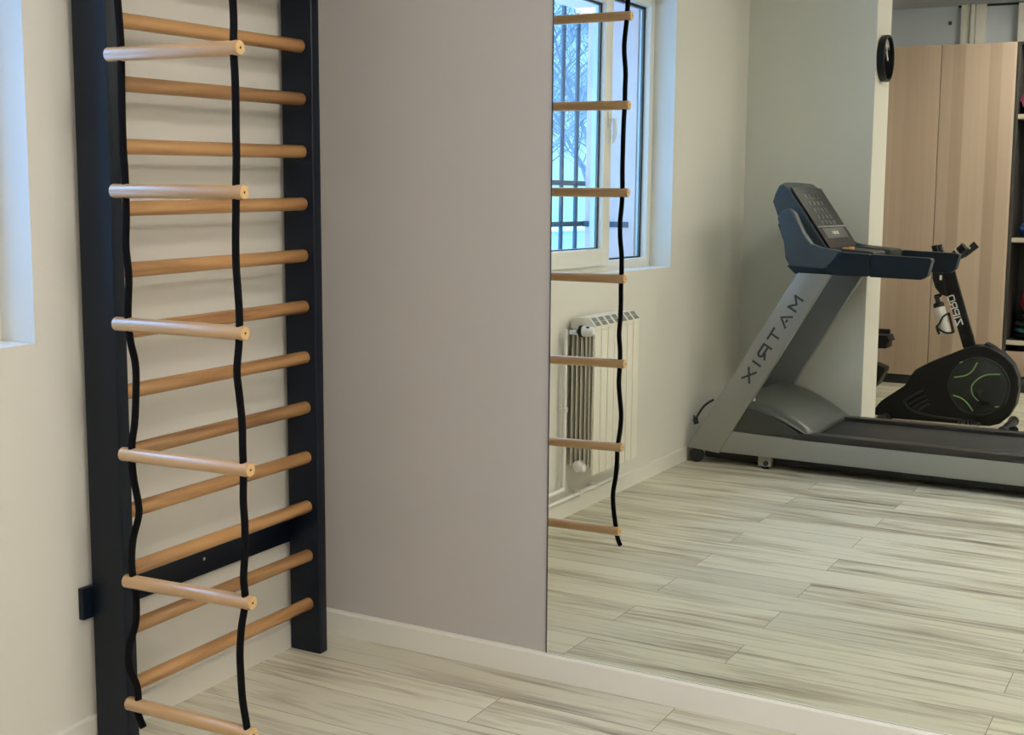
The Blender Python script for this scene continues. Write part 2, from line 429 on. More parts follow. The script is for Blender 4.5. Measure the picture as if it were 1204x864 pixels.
# ------------------------------------------------------------------ outside: grille, wall, trees, ground
gx = -.487
gy0, gy1 = WY0+.062, WY1-.062
gr = thing('window_grille', 'dark iron bar grille standing outside the window behind the rope ladder reflection', 'grille', (gx, (gy0+gy1)/2, WZ0+.02))
for k in range(12):
    y = -2.990 + .168*k
    b = MB(); b.cyl((gx, y, WZ0-.05), (gx, y, WZ1+.02), .0120, 12); b.build('bar', M_iron, gr)
for z in (1.50, 1.287):
    b = MB(); b.box((gx-.005, gy0-.12, z-.013), (gx+.005, gy1+.12, z+.013), .002); b.build('rail', M_iron, gr)
for y in (gy0, gy1):
    s_ = 1 if y == gy0 else -1
    b = MB(); b.box((gx+.006, min(y, y+s_*.006), 1.272), (gx+.27, max(y, y+s_*.006), 1.302), .001)
    b.build('bracket', M_iron, gr)

b = MB(); b.box((-40, -60, -.62), (OUTX, 30, -.5)); gs = struct(b, 'ground_outside', M_snow)
gw = thing('garden_wall', 'low concrete garden wall capped with snow outside the window', 'wall', (-6.3, -12.0, -.5))
b = MB(); b.box((-6.5, -24, -.5), (-6.2, 4, .93), .01); b.build('wall_body', M_conc, gw)
b = MB()
rings = []
for i in range(57):
    y = -24+28*i/56; h = .07+.02*math.sin(i*1.7)+.012*math.sin(i*4.1)
    rings.append([(-6.56, y, .93), (-6.14, y, .93), (-6.12, y, .93+h*.5), (-6.2, y, .93+h), (-6.5, y, .93+h), (-6.57, y, .93+h*.5)])
b.loft(rings); b.build('snow_cap', M_snow, gw)

def tree(loc, seed, height, label, group):
    r = random.Random(seed)
    t = thing('bare_tree', label, 'tree', loc, group)
    br = MB(); tw = MB()
    def grow(p, d, length, rad, depth):
        n = 4; pts = [p]; q = p
        for k in range(n):
            d = (d+Vector((r.uniform(-.22, .22), r.uniform(-.22, .22), r.uniform(-.05, .16)))).normalized()
            q = q+d*length/n; pts.append(q)
        tgt = br if depth < 2 else tw
        tgt.tube(pts if depth < 4 else pts[::2], [max(.0035, rad*(1-.45*k/n)) for k in range(n+1)][::1 if depth < 4 else 2], 7 if depth < 2 else 3)
        if depth >= 5: return
        m = (8, 7, 6, 4, 3)[depth]
        for k in range(m):
            f = .35+.65*(k+.5)/m if depth else .25+.75*(k+.5)/m
            i = min(int(f*n), n-1); s0 = pts[i].lerp(pts[i+1], f*n-i)
            a = r.uniform(0, 2*PI); dd = Vector((math.cos(a), math.sin(a), r.uniform(.1, .75))).normalized()
            dd = (dd+d*.55).normalized()
            grow(s0, dd, length*r.uniform(.46, .66), rad*(.42 if depth else .38), depth+1)
    grow(Vector(loc)-Vector((0, 0, .05)), Vector((0, 0, 1)), height*.62, height*.016, 0)
    br.build('trunk', M_bark, t); tw.build('twigs', M_bark, t)
    return t
tree((-8.0, -16.0, -.5), 3, 6.2, 'frosted bare tree outside the window, beyond the snow capped wall', 'bare trees beyond the garden wall')
tree((-9.5, -22.5, -.5), 11, 7.0, 'frosted bare tree outside the window, beyond the snow capped wall', 'bare trees beyond the garden wall')
tree((-12.0, -34.0, -.5), 23, 8.5, 'frosted bare tree outside the window, beyond the snow capped wall', 'bare trees beyond the garden wall')

# ------------------------------------------------------------------ mirror
mx0, mx1, mh = .8285, 3.45, 2.25
mir = thing('wall_mirror', 'large frameless mirror standing on the skirting of the taupe wall', 'mirror', ((mx0+mx1)/2, 0, HB))
def my(z): return (z-HB)*tilt
b = MB()
zt = HB+mh
b.loft([[(mx0+.0045, my(z), z), (mx1-.0045, my(z), z)] for z in (HB+.001, zt-.0045)], cap=False, closed=False)
b.build('mirror_glass', M_mirror, mir)
b = MB(); e = .0004; th = .0048
b.loft([[(mx0, my(z)+e, z), (mx1, my(z)+e, z), (mx1, my(z)+th, z), (mx0, my(z)+th, z)] for z in (HB, zt)])
b.build('mirror_backing', M_medge, mir)

# ------------------------------------------------------------------ wall bars
RP = .155; RZ = .1574
wb = thing('wall_bars', 'wall bars with dark navy uprights and round beech rungs fixed to the window wall', 'wall bars', (.075, -.565, 0))
for (y0, y1) in ((-.983, -.944), (-.184, -.146)):
    b = MB(); b.box((.018, y0, 0), (.1345, y1, 2.36), .007, 3); b.build('upright', M_navy, wb)
def rung_mesh():
    b = MB(); y0, y1 = -.951, -.177
    b.cyl((.0915, y0, 0), (.0915, y1, 0), .0200, 28, .003)
    return b
for k in range(14):
    z = RZ+RP*k
    b = MB(); b.cyl((.0915, -.951, z), (.0915, -.177, z), .0195, 28, .003); b.build('rung', M_rung, wb)
for (z0, z1) in ((.345, .428), (2.12, 2.2)):
    b = MB(); b.box((.001, -1.012, z0), (.0178, -.128, z1), .002)
    rl = b.build('wall_rail', M_navy, wb)
    for y in (-.565,):
        b = MB(); b.lathe([(.005, 0), (.0045, .0015), (.002, .002)], (.0177, y, (z0+z1)/2+.004), (1, 0, 0), 14)
        b.build('screw', M_steel, rl)

# ------------------------------------------------------------------ rope ladder
LY = -1.040; LP = .3173; LZ = .1748
rl = thing('rope_ladder', 'rope ladder of black cords and pale beech rungs hanging beside the wall bars', 'rope ladder', (.41, LY, .12))
for k in range(8):
    z = LZ+LP*k; b = MB()
    dx = (-.003, .002, .004, -.003, .003, 0, .002, 0)[k]; dz = (.004, .007, .004, .001, 0, -.001, 0, 0)[k]
    A = Vector((.199+dx, LY, z-dz*.5)); B = Vector((.602+dx, LY, z+dz)); r_ = .0170
    b.lathe([(r_-.003, 0), (r_, .003), (r_, .399), (r_-.002, .403)], A, B-A, 28)
    b.lathe([(r_-.0022, .4032), (.0045, .4034), ], A, B-A, 28, mi=1)
    b.lathe([(.0045, .4033), (.0002, .4036)], A, B-A, 12, mi=2)
    b.build('rung', [M_lrung, M_end, M_hole], rl)
def rope(pts):
    """hangs in slow waves from rung to rung; the sway out of the ladder plane follows the sway in it"""
    x0 = sum(p[0] for p in pts)/len(pts)
    P3 = [p if len(p) == 3 else (p[0], LY+.5*(p[0]-x0), p[1]) for p in pts]
    # the cord is knotted through the middle of every rung
    P3 = [(x, LY+(y-LY)*min(1, abs((z-LZ+LP/2) % LP-LP/2)/.07), z) for x, y, z in P3]
    xt = pts[0][0]
    P3 = [(.40, LY, 2.90), (.40+(xt-.40)*.35, LY, 2.70), (xt, LY, LZ+LP*7), (xt+.006, LY-.003, 2.24), (xt+.001, LY, LZ+LP*6), (xt-.006, LY+.003, 1.97)]+P3
    b = MB(); b.tube(P3, .0088, 10, smooth=6)
    return b.build('rope', M_rope, rl)
rope([(.236, 1.885), (.241, 1.787), (.238, 1.636), (.238, 1.543), (.241, 1.477), (.240, 1.383), (.237, 1.315), (.241, 1.240), (.237, 1.149), (.241, 1.087), (.250, 1.019), (.245, .9), (.236, .829), (.237, .758), (.246, .690), (.246, .656), (.232, .597), (.226, .538), (.227, .495), (.234, .453), (.232, .387), (.216, .325), (.214, .274), (.229, .225), (.231, .185), (.230, .150), (.242, .118)])
rope([(0.5828, -1.0400, 1.880), (0.5832, -1.0378, 1.820), (0.5823, -1.0369, 1.760), (0.5817, -1.0356, 1.700), (0.5813, -1.0354, 1.640), (0.5807, -1.0357, 1.580), (0.5806, -1.0360, 1.520), (0.5806, -1.0366, 1.460), (0.5792, -1.0398, 1.400), (0.5751, -1.0382, 1.340), (0.5759, -1.0394, 1.280), (0.5816, -1.0416, 1.220), (0.5837, -1.0420, 1.160), (0.5818, -1.0476, 1.100), (0.5800, -1.0491, 1.040), (0.5814, -1.0436, 0.980), (0.5813, -1.0369, 0.920), (0.5849, -1.0414, 0.860), (0.5849, -1.0433, 0.800), (0.5827, -1.0403, 0.740), (0.5876, -1.0424, 0.680), (0.5911, -1.0484, 0.620), (0.5872, -1.0505, 0.560), (0.5829, -1.0515, 0.500), (0.5775, -1.0535, 0.440), (0.5725, -1.0515, 0.380), (0.5670, -1.0442, 0.320), (0.5705, -1.0439, 0.260), (0.5805, -1.0489, 0.200), (0.5885, -1.0580, 0.150), (0.5950, -1.0625, 0.122)])
b = MB(); b.tube([(.40, LY, 2.89), (.385, LY, 2.92), (.40, LY, 2.95), (.415, LY, 2.92), (.40, LY, 2.89)], .005, 10, smooth=6)
b.lathe([(.03, 0), (.03, .006), (.008, .01), (.008, .03)], (.40, LY, ZC-.001), (0, 0, -1), 20); b.build('ceiling_hook', M_steel, rl)

# ------------------------------------------------------------------ radiator and its pipes
RY0, RY1 = -2.255, -1.765; NS = 7; SW = (RY1-RY0)/NS
rad = thing('radiator', 'cream aluminium column radiator on the wall below the window', 'radiator', (.08, (RY0+RY1)/2, .2))
def section(yc):
    b = MB(); w = SW*.5-.0026
    b.box((.128, yc-w, .203), (.140, yc+w, .845), .003, mi=0)               # front plate
    for x in (.028, .050, .072, .094, .113):
        b.box((x-.003, yc-w+.004, .235), (x+.003, yc+w-.004, .850), .001, mi=0)
    b.box((.024, yc-.006, .235), (.128, yc+.006, .850), mi=1)                # web between the fins, coloured dark as the shade in the gaps
    for z in (.240, .840):
        b.cyl((.075, yc-w, z), (.075, yc+w, z), .024, 18, .002)
    # curved top; dark plates paint the shade of two outlet rows
    b.prism([(.020, .850), (.140, .845), (.140, .868), (.112, .900), (.035, .900), (.020, .885)], yc-w, yc+w, .002, mi=0)
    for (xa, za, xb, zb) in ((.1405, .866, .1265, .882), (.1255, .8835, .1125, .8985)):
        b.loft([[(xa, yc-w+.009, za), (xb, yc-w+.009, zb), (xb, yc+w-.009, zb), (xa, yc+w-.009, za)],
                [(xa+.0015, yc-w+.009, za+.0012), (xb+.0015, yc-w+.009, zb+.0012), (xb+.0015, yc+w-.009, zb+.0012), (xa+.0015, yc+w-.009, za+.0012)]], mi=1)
    return b
for k in range(NS):
    section(RY0+SW*(k+.5)).build('section', [M_rad, M_radd], rad)
b = MB(); b.cyl((.075, RY1-.002, .840), (.075, RY1+.020, .840), .020, 18, .002); b.cyl((.075, RY1+.02, .84), (.075, RY1+.05, .84), .012, 14); b.cyl((.075, RY1+.05, .84), (.044, RY1+.056, .84), .011, 14)
vb = b.build('valve', M_chrome, rad)
b = MB(); b.lathe([(.018, 0), (.023, .006), (.024, .04), (.021, .062), (.016, .068)], (.085, RY1+.04, .845), (1, -.05, .05), 24); hd = b.build('thermostat_head', M_wplast, rad)
b = MB(); b.lathe([(.0245, 0), (.0265, .003), (.0265, .013), (.0245, .016)], (.085, RY1+.04, .845), (1, -.05, .05), 24)
for a in range(5):
    b.box((.122+.004*(a % 2), RY1+.02+.008*a, .862), (.136, RY1+.024+.008*a, .869))
b.build('thermostat_ring', M_bplast, rad)
b = MB(); b.lathe([(.006, 0), (.022, .004), (.024, .022), (.018, .028), (.018, .032), (.008, .034)], (.075, RY1-.002, .240), (0, 1, 0), 22)
b.cyl((.075, RY1+.03, .24), (.118, RY1+.035, .24), .016, 18, .003); b.build('lockshield', M_wplast, rad)
b = MB(); b.lathe([(.012, 0), (.012, .015), (.006, .02)], (.075, RY0+.001, .26), (0, -1, 0), 14); b.build('bleed_plug', M_wplast, rad)
for y in (RY0+SW*1.5, RY1-SW*1.5):
    for z in (.25, .80):
        b = MB(); b.box((.001, y-.012, z), (.022, y+.012, z+.03), .002); b.build('wall_bracket', M_wplast, rad)

pp = thing('heating_pipe', 'white heating pipe rising to the radiator thermostat valve', 'pipe', (.03, -1.69, .13))
b = MB(); b.tube([(.03, -1.699, .852), (.03, -1.699, .82), (.03, -1.698, .80), (.03, -1.70, .45), (.03, -1.70, .17), (.03, -1.685, .142), (.03, -1.655, .140), (.03, -1.46, .137), (.026, -1.44, .136), (.001, -1.435, .136)], .0095, 12, smooth=4); b.build('pipe_run', M_wplast, pp)
b = MB(); b.box((.001, -1.712, .486), (.042, -1.688, .506), .003); b.build('pipe_clip', M_wplast, pp)
pq = thing('heating_pipe', 'white return pipe running along the top of the skirting under the radiator', 'pipe', (.03, -1.8, .09))
b = MB(); b.tube([(.001, -1.405, .092), (.026, -1.41, .092), (.03, -1.43, .092), (.03, -1.7, .092), (.03, -2.22, .094), (.035, -2.268, .098), (.04, -2.275, .13), (.05, -2.278, .21), (.06, -2.278, .225)], .009, 12, smooth=4); b.build('pipe_run', M_wplast, pq)
for y in (-1.52, -1.86, -2.02):
    b = MB(); b.box((.001, y-.010, .079), (.040, y+.010, .105), .003); b.build('pipe_clip', M_wplast, pq)

# ------------------------------------------------------------------ wall clock on the partition end
cy, cz, cr = -4.236, 2.236, .130
ck = thing('wall_clock', 'round black wall clock on the end face of the grey partition', 'clock', (PX, cy, cz))
b = MB(); b.lathe([(cr-.006, 0), (cr, .004), (cr+.002, .02), (cr+.002, .040), (cr-.002, .043), (cr-.009, .042), (cr-.010, .030), (.001, .029)], (PX+.001, cy, cz), (1, 0, 0), 56); b.build('case', M_bplast, ck)
b = MB(); b.lathe([(cr-.0105, 0), (.001, .0002)], (PX+.0315, cy, cz), (1, 0, 0), 56); b.build('dial', M_gloss, ck)
b = MB()
for a, l, w in ((50, .055, .0045), (28, .085, .003)):
    d = Vector((0, math.sin(R(a)), math.cos(R(a)))); n = Vector((0, d.z, -d.y))*w
    o_ = Vector((PX+.034, cy, cz)); p_ = o_+d*l
    b.loft([[o_-n-d*.015, o_+n-d*.015, p_+n*.6, p_-n*.6], [q+Vector((.0015, 0, 0)) for q in (o_-n-d*.015, o_+n-d*.015, p_+n*.6, p_-n*.6)]])
b.lathe([(.007, 0), (.006, .003)], (PX+.034, cy, cz), (1, 0, 0), 16); b.build('hands', M_white, ck)

# ------------------------------------------------------------------ treadmill
TN, TF = -3.222, -4.045            # near (mirror side) and far faces
tm = thing('treadmill', 'grey and navy treadmill with silver uprights standing in front of the partition', 'treadmill', (1.0, (TN+TF)/2, 0))
TB = 2.06
UP = [(.018, .079), (.203, .062), (.773, 1.052), (.603, 1.056)]
for (y0, y1, nm) in ((TN-.045, TN, 1), (TF, TF+.045, 0)):
    b = MB(); b.prism(UP, y0, y1, .006, 3)
    u = b.build('upright', M_silver if nm else M_silverd, tm)
    if nm:
        b = MB()
        A = Vector((.634, TN+.0001, .910)); E_ = Vector((.362, TN+.0001, .459))
        d = (E_-A).normalized(); upv = Vector((-abs(d.z), 0, abs(d.x)))
        upv = Vector((d.z, 0, -d.x))
        if upv.x > 0: upv = -upv
        lettering(b, 'MATRIX', A, d, upv, .068, .047, .034, .0112, .0009, (0, 1, 0))
        b.build('lettering', M_dkprint, u)
    else:
        b = MB(); b.prism([(x+.004*(1 if i in (0, 3) else -1), z) for i, (x, z) in enumerate(UP)], y1+.0002, y1+.012, .004); b.build('inner_panel', M_inner, u)  # dark grey sheet laid over the far upright's inner face
# side skirts and deck
for (y0, y1) in ((TN-.05, TN-.004), (TF+.048, TF+.092)):
    b = MB(); b.prism([(.205, .070), (TB, .066), (TB, .178), (.700, .178), (.267, .190)], y0, y1, .004); b.build('side_skirt', M_silverd, tm)
    b = MB(); yy0, yy1 = (y0-.045, y1) if y0 > -3.6 else (y0+.035, y1+.065)
    b.prism([(.60, .179), (TB+.01, .179), (TB+.01, .203), (TB-.02, .213), (.62, .213)], yy0, yy1, .006, 3); b.build('foot_rail', M_rail, tm)
b = MB(); b.box((.24, TF+.094, .090), (TB-.02, TN-.052, .165), .004); b.build('deck', M_bplast, tm)
b = MB(); b.prism([(.60, .166), (TB-.06, .166), (TB-.035, .172), (TB-.03, .183), (TB-.05, .192), (.62, .192), (.59, .183)], TF+.160, TN-.097, .002); b.build('running_belt', M_belt, tm)
b = MB(); b.box((TB-.02, TF+.094, .075), (TB+.02, TN-.052, .205), .012, 3); b.build('end_roller_cover', M_bplast, tm)
# motor hood: lofted across the width, with an arch over the belt
def hood_ring(y, k):
    top = [(.335, .372), (.385, .358), (.455, .338), (.525, .308), (.595, .272), (.655, .236), (.700, .208)]
    c = [(x, z+k) for x, z in top]
    return [(.262, .168), (.262, .20), (.300, .300)] + c + [(.705, .197), (.69, .168)]
b = MB(); rings = []
ys = [TN-.012, TN-.03, TN-.10, TN-.20, TN-.30, (TN+TF)/2, TF+.30, TF+.20, TF+.10, TF+.03, TF+.012]
ks = [-.030, -.004, .006, .012, .016, .018, .016, .012, .006, -.004, -.030]
for y, k in zip(ys, ks):
    rings.append([(x, y, z) for x, z in hood_ring(y, k)])
b.loft(rings); hd_ = b.build('motor_hood', M_hood, tm, 50)
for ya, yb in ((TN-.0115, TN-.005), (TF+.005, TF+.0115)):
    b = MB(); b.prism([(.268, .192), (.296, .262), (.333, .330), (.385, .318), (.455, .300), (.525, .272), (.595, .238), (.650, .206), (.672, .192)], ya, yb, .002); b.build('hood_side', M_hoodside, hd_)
b = MB(); b.prism([(.58, .1865), (.709, .1865), (.699, .205), (.66, .232), (.62, .245)], TF+.20, TN-.14, .003); b.build('belt_opening', M_bplast, tm)
b = MB(); b.lathe([(.030, 0), (.028, .010), (.018, .016)], (.352, TN-.055, .362), (.2, 0, 1), 20); b.build('hood_cap', M_wplast, tm)
for y in (TN-.004, TF+.030):
    b = MB(); b.cyl((.073, y-.026, .040), (.073, y, .040), .040, 28, .006)
    w_ = b.build('wheel', M_dkgrey, tm)
    b = MB(); b.cyl((.073, y-.004, .040), (.073, y+.002, .040), .012, 16); b.build('axle', M_gasket, w_)
b = MB(); b.box((.10, TF+.06, .022), (1.95, TN-.07, .089), .006); b.build('lift_frame', M_gasket, tm)
for y in (TN-.066, TF+.026):
    for x in (.415, 1.90):
        b = MB(); b.box((x, y, .014), (x+.072, y+.040, .070), .003)
        fb = b.build('foot_bracket', M_silverd, tm)
        b = MB(); b.cyl((x+.044, y+.034, .032), (x+.044, y+.052, .032), .013, 18, .002); b.cyl((x+.036, y+.02, 0), (x+.036, y+.02, .02), .018, 16); b.build('foot_bolt', M_gasket, fb)
# console shell: near and far cheeks, head, screen
CHEEK = [(.484, 1.335), (.508, 1.372), (.545, 1.384), (.575, 1.362), (.625, 1.262), (.668, 1.205), (.715, 1.188), (.815, 1.174), (.770, 1.105), (.735, 1.080), (.560, 1.085), (.534, 1.125), (.524, 1.200)]
for (y0, y1) in ((TN-.055, TN+.004), (TF-.004, TF+.055)):
    b = MB(); b.prism(CHEEK, y0, y1, .010, 3); ch = b.build('console_cheek', M_bluegrey, tm)
b = MB(); b.prism([(.540, 1.090), (.735, 1.086), (.800, 1.072), (.960, 1.060), (.960, 1.048), (.585, 1.048)], TF+.001, TN-.001, .006); b.build('console_base', M_navyplast, tm)
HEAD = [(.505, 1.20), (.415, 1.425), (.428, 1.468), (.447, 1.507), (.470, 1.519), (.500, 1.498), (.728, 1.170), (.690, 1.100), (.57, 1.09)]
b = MB(); rings = []
hy0, hy1 = TF+.11, TN-.11
for f, s_ in ((0, .94), (.04, .985), (.12, 1.0), (.5, 1.012), (.88, 1.0), (.96, .985), (1, .94)):
    y = hy0+(hy1-hy0)*f; c_ = Vector((.56, 1.30))
    rings.append([(c_.x+(x-c_.x)*s_, y, c_.y+(z-c_.y)*s_) for x, z in HEAD])
b.loft(rings); b.build('console_head', M_bluegrey, tm, 30)
n_ = Vector((.328, 0, .228)).normalized(); a_ = Vector((.228, 0, -.328)).normalized()
def on_face(s0, s1, y0, y1, h, mb, mi=0, r=0.0):
    o_ = Vector((.500, 0, 1.498))+n_*.004
    q = [o_+a_*s0+Vector((0, y0, 0)), o_+a_*s1+Vector((0, y0, 0)), o_+a_*s1+Vector((0, y1, 0)), o_+a_*s0+Vector((0, y1, 0))]
    mb.loft([q, [p+n_*h for p in q]], mi=mi)
b = MB(); on_face(.012, .395, hy0+.02, hy1-.02, .006, b); sc_ = b.build('screen_bezel', M_screen, tm)
b = MB(); on_face(.258, .268, hy0+.03, hy1-.03, .009, b); b.build('chrome_strip', M_chrome, sc_)
b = MB(); on_face(.272, .335, hy0+.09, hy1-.09, .008, b); b.build('display', M_lcd, sc_)
b = MB(); on_face(.293, .312, (hy0+hy1)/2-.05, (hy0+hy1)/2-.02, .0088, b); on_face(.293, .312, (hy0+hy1)/2+.0, (hy0+hy1)/2+.03, .0088, b); on_face(.293, .312, (hy0+hy1)/2+.045, (hy0+hy1)/2+.06, .0088, b); b.build('display_digits', M_wplast, sc_)
for s0 in (.055, .10, .145, .19, .225):
    for fy in (.30, .42, .55, .68):
        b = MB(); y = hy0+(hy1-hy0)*fy; on_face(s0, s0+.022, y, y+.045, .0075, b); b.build('key', M_lcd2, sc_)
# cup holders beside the head
for (y0, y1) in ((TN-.108, TN-.056), (TF+.056, TF+.108)):
    b = MB(); b.prism([(.470, 1.300), (.545, 1.345), (.640, 1.208), (.715, 1.180), (.715, 1.10), (.545, 1.10)], y0, y1, .004); b.build('cup_holder', M_bplast, tm)
# handrails
for (y0, y1) in ((TN-.080, TN+.002), (TF-.002, TF+.080)):
    b = MB(); b.prism([(.735, 1.075), (.79, 1.047), (.968, 1.048), (.968, 1.160), (.812, 1.168)], y0, y1, .012, 3); b.build('handrail_root', M_navyplast, tm)
    b = MB(); b.prism([(.971, 1.046), (1.222, 1.042), (1.252, 1.062), (1.270, 1.142), (1.260, 1.150), (.971, 1.160)], y0, y1, .012, 3); b.build('handrail', M_navyplast, tm)
b = MB(); b.prism([(.735, 1.092), (.74, 1.176), (.80, 1.182), (.965, 1.170), (.965, 1.06)], TN-.35, TN-.082, .01, 3); b.prism([(.735, 1.092), (.74, 1.176), (.80, 1.182), (.965, 1.170), (.965, 1.06)], TF+.082, TF+.35, .01, 3); b.build('tray', M_dkgrey, tm)
b = MB(); b.cyl((.845, TN-.115, 1.178), (.845, TN-.115, 1.192), .016, 18, .003); b.box((.80, TN-.14, 1.176), (.835, TN-.105, 1.188), .003); b.build('safety_button', M_amber, tm)
b = MB(); b.tube([(.02, TN-.10, .235), (.045, TN-.06, .215), (.055, TN-.055, .245), (.10, TN-.05, .31), (.15, TN-.045, .345)], .006, 8, smooth=5); b.lathe([(.014, 0), (.014, .03), (.008, .036)], (.05, TN-.06, .20), (-.3, 0, 1), 12)
b.build('power_cord', M_gasket, tm)

# ------------------------------------------------------------------ exercise bike
BN, BF = -5.125, -5.255
bk = thing('exercise_bike', 'black exercise bike with green trimmed flywheel cover in front of the wardrobe', 'exercise bike', (1.05, (BN+BF)/2, 0))
BODY = [(.575, .040), (.588, .085), (.622, .130), (.647, .151), (.771, .247), (.798, .303), (.833, .355), (.912, .404), (1.110, .501), (1.194, .537), (1.279, .532), (1.364, .489), (1.423, .427), (1.454, .355), (1.462, .282), (1.449, .177), (1.411, .100), (1.36, .050), (1.30, .030), (.66, .022)]
b = MB(); b.prism(BODY, BF, BN, .014, 3); b.build('housing', M_bplast, bk)
dc = Vector((1.226, BN, .276)); dr = .180
b = MB(); b.lathe([(dr+.008, 0), (dr+.008, .006), (dr, .010), (dr-.006, .004), (dr-.012, .004), (dr-.015, .006), (.01, .007)], dc, (0, 1, 0), 56)
cv = b.build('flywheel_cover', M_dkgrey, bk)
b = MB(); b.lathe([(dr-.022, 0), (.001, .001)], dc+Vector((0, .0075, 0)), (0, 1, 0), 56)
b2 = MB()
yA = BN+.011
for arc in ([(1.212, .429), (1.187, .378), (1.147, .343), (1.077, .325)],
            [(1.352, .365), (1.276, .357), (1.224, .329), (1.191, .289), (1.185, .256), (1.199, .217), (1.231, .187)],
            [(1.075, .210), (1.122, .198), (1.162, .169), (1.200, .119)], [(1.331, .159), (1.354, .161)], [(1.106, .419), (1.124, .428)]):
    b2.tube([(x, yA, z) for x, z in arc], .0042, 8, smooth=5)
b2.build('trim_line', M_green, cv); b.bm.free()
# dark recesses inside the arcs
b = MB(); yR = BN+.0072
for poly in ([(1.352, .358), (1.28, .350), (1.232, .325), (1.199, .286), (1.193, .256), (1.206, .222), (1.236, .192), (1.30, .135), (1.36, .165), (1.388, .24), (1.385, .31)],
             [(1.202, .440), (1.177, .383), (1.14, .351), (1.08, .334), (1.10, .39), (1.15, .43)],
             [(1.070, .200), (1.115, .190), (1.155, .162), (1.19, .117), (1.13, .135), (1.09, .17)]):
    b.prism(poly, yR, yR+.0022)
b.build('recess', M_gasket, cv)
b = MB(); b.cyl((1.236, BN, .240), (1.236, BN+.035, .240), .022, 20, .004)
b.prism([(1.222, .255), (1.232, .262), (1.290, .168), (1.276, .152), (1.262, .158)], BN+.030, BN+.046, .003); cr_ = b.build('crank', M_dkgrey, bk)
b = MB(); b.box((1.235, BN+.048, .150), (1.33, BN+.135, .172), .006); b.box((1.25, BN+.07, .172), (1.31, BN+.075, .20), .002); b.build('pedal', M_bplast, cr_)
b = MB()
for (p, q) in (((.782, .150), (.890, .222)), ((.806, .126), (.907, .190)), ((.829, .100), (.922, .166)), ((.853, .073), (.931, .140))):
    b.tube([(p[0], BN+.001, p[1]), ((p[0]+q[0])/2, BN+.003, (p[1]+q[1])/2+.006), (q[0], BN+.001, q[1])], .0075, 8, smooth=4)
b.tube([(.772, BN+.001, .150), (.800, BN+.002, .105), (.86, BN+.002, .076), (.957, BN+.002, .062), (1.217, BN+.002, .052)], .008, 8)
b.build('vent', M_dkgrey, bk)
b = MB(); lettering(b, 'STUDIO', (1.245, BN+.0004, .029), (-1, 0, 0), (0, 0, 1), .0185, .019, .0065, .0042, .001, (0, 1, 0)); b.build('lettering', M_greyprint, bk)
# stabiliser bars on the floor
for x, r_ in ((.665, .028), (1.405, .028)):
    b = MB(); b.cyl((x, BN+.15, r_), (x, BF-.15, r_), r_, 20, .004)
    st = b.build('stabiliser', M_bplast, bk)
    for y in (BN+.15, BF-.15):
        e_ = MB(); s_ = 1 if y > BN else -1
        e_.cyl((x, y-.02*s_, .032), (x, y+.03*s_, .032), .032, 22, .006); e_.build('end_cap', M_dkgrey, st)
b = MB(); b.cyl((1.452, BN+.02, .026), (1.452, BN+.05, .026), .026, 22, .005); b.build('transport_wheel', M_bplast, bk)
# post, console, bars
pa, pb = Vector((1.160, (BN+BF)/2, .500)), Vector((.975, (BN+BF)/2, 1.06))
b = MB(); b.prism([(1.113, .505), (1.193, .512), (1.036, 1.000), (1.010, 1.09), (.945, 1.09), (.950, 1.0)], BN-.045, BF+.045, .010, 3); post = b.build('post', M_bplast, bk)
b = MB(); d = Vector((1.032-1.108, 0, .850-.640)).normalized(); upv = Vector((d.z, 0, -d.x))
lettering(b, 'ZIPRO', Vector((1.068, BN-.0448, .648)), d, upv, .035, .038, .011, .0085, .001, (0, 1, 0)); b.build('lettering', M_white, post)
b = MB(); b.prism([(.945, 1.075), (.905, 1.02), (.905, .945), (.925, .885), (.960, .842), (.985, .835), (1.012, .830), (.965, .985)], BN-.03, BF+.03, .012, 3); b.build('console', M_bplast, bk)
b = MB(); b.box((.952, BN-.0295, .935), (.966, BN-.0280, .965), .001); b.build('console_button', M_wplast, bk)
b = MB(); b.lathe([(.006, 0), (.012, .01), (.012, .03), (.010, .045), (.006, .048)], (.965, BN-.06, .838), (-1, 0, -.28), 16); b.build('tension_knob', M_bplast, bk)
for y, s_ in ((BN, 1), (BF, -1)):
    b = MB(); yc = (BN+BF)/2
    b.tube([(.985, yc, 1.055), (1.0, yc+.07*s_, 1.06), (1.02, yc+.15*s_, 1.07), (1.055, yc+.20*s_, 1.095), (1.125, yc+.215*s_, 1.160)], [.015, .015, .017, .023, .025], 12); hb_ = b.build('handlebar', M_bplast, bk)
    b = MB(); b.tube([(1.082, yc+.207*s_, 1.126), (1.091, yc+.21*s_, 1.134)], .0245, 14); b.build('pulse_sensor', M_chrome, hb_)
b = MB(); yc = (BN+BF)/2
for y in (yc-.06, yc+.11):
    b.tube([(.985, yc, 1.06), (.96, yc+(y-yc)*.6, 1.085), (.935, y, 1.115), (.922, y, 1.155)], [.014, .015, .018, .018], 12, smooth=1)
b.build('inner_grip', M_bplast, bk)
b = MB(); b.prism([(1.36, .488), (1.30, .530), (1.255, .555), (1.235, .540), (1.30, .50)], BN-.02, BF+.02, .006); b.build('housing_cap', M_bplast, bk)
for z, x in ((.60, 1.155), (.575, 1.163), (.545, 1.176)):
    pass
b = MB(); b.lathe([(.016, 0), (.018, .004), (.018, .018), (.012, .022)], (1.150, yc, .580), (.93, 0, .33), 16); b.build('height_pin', M_bplast, bk)
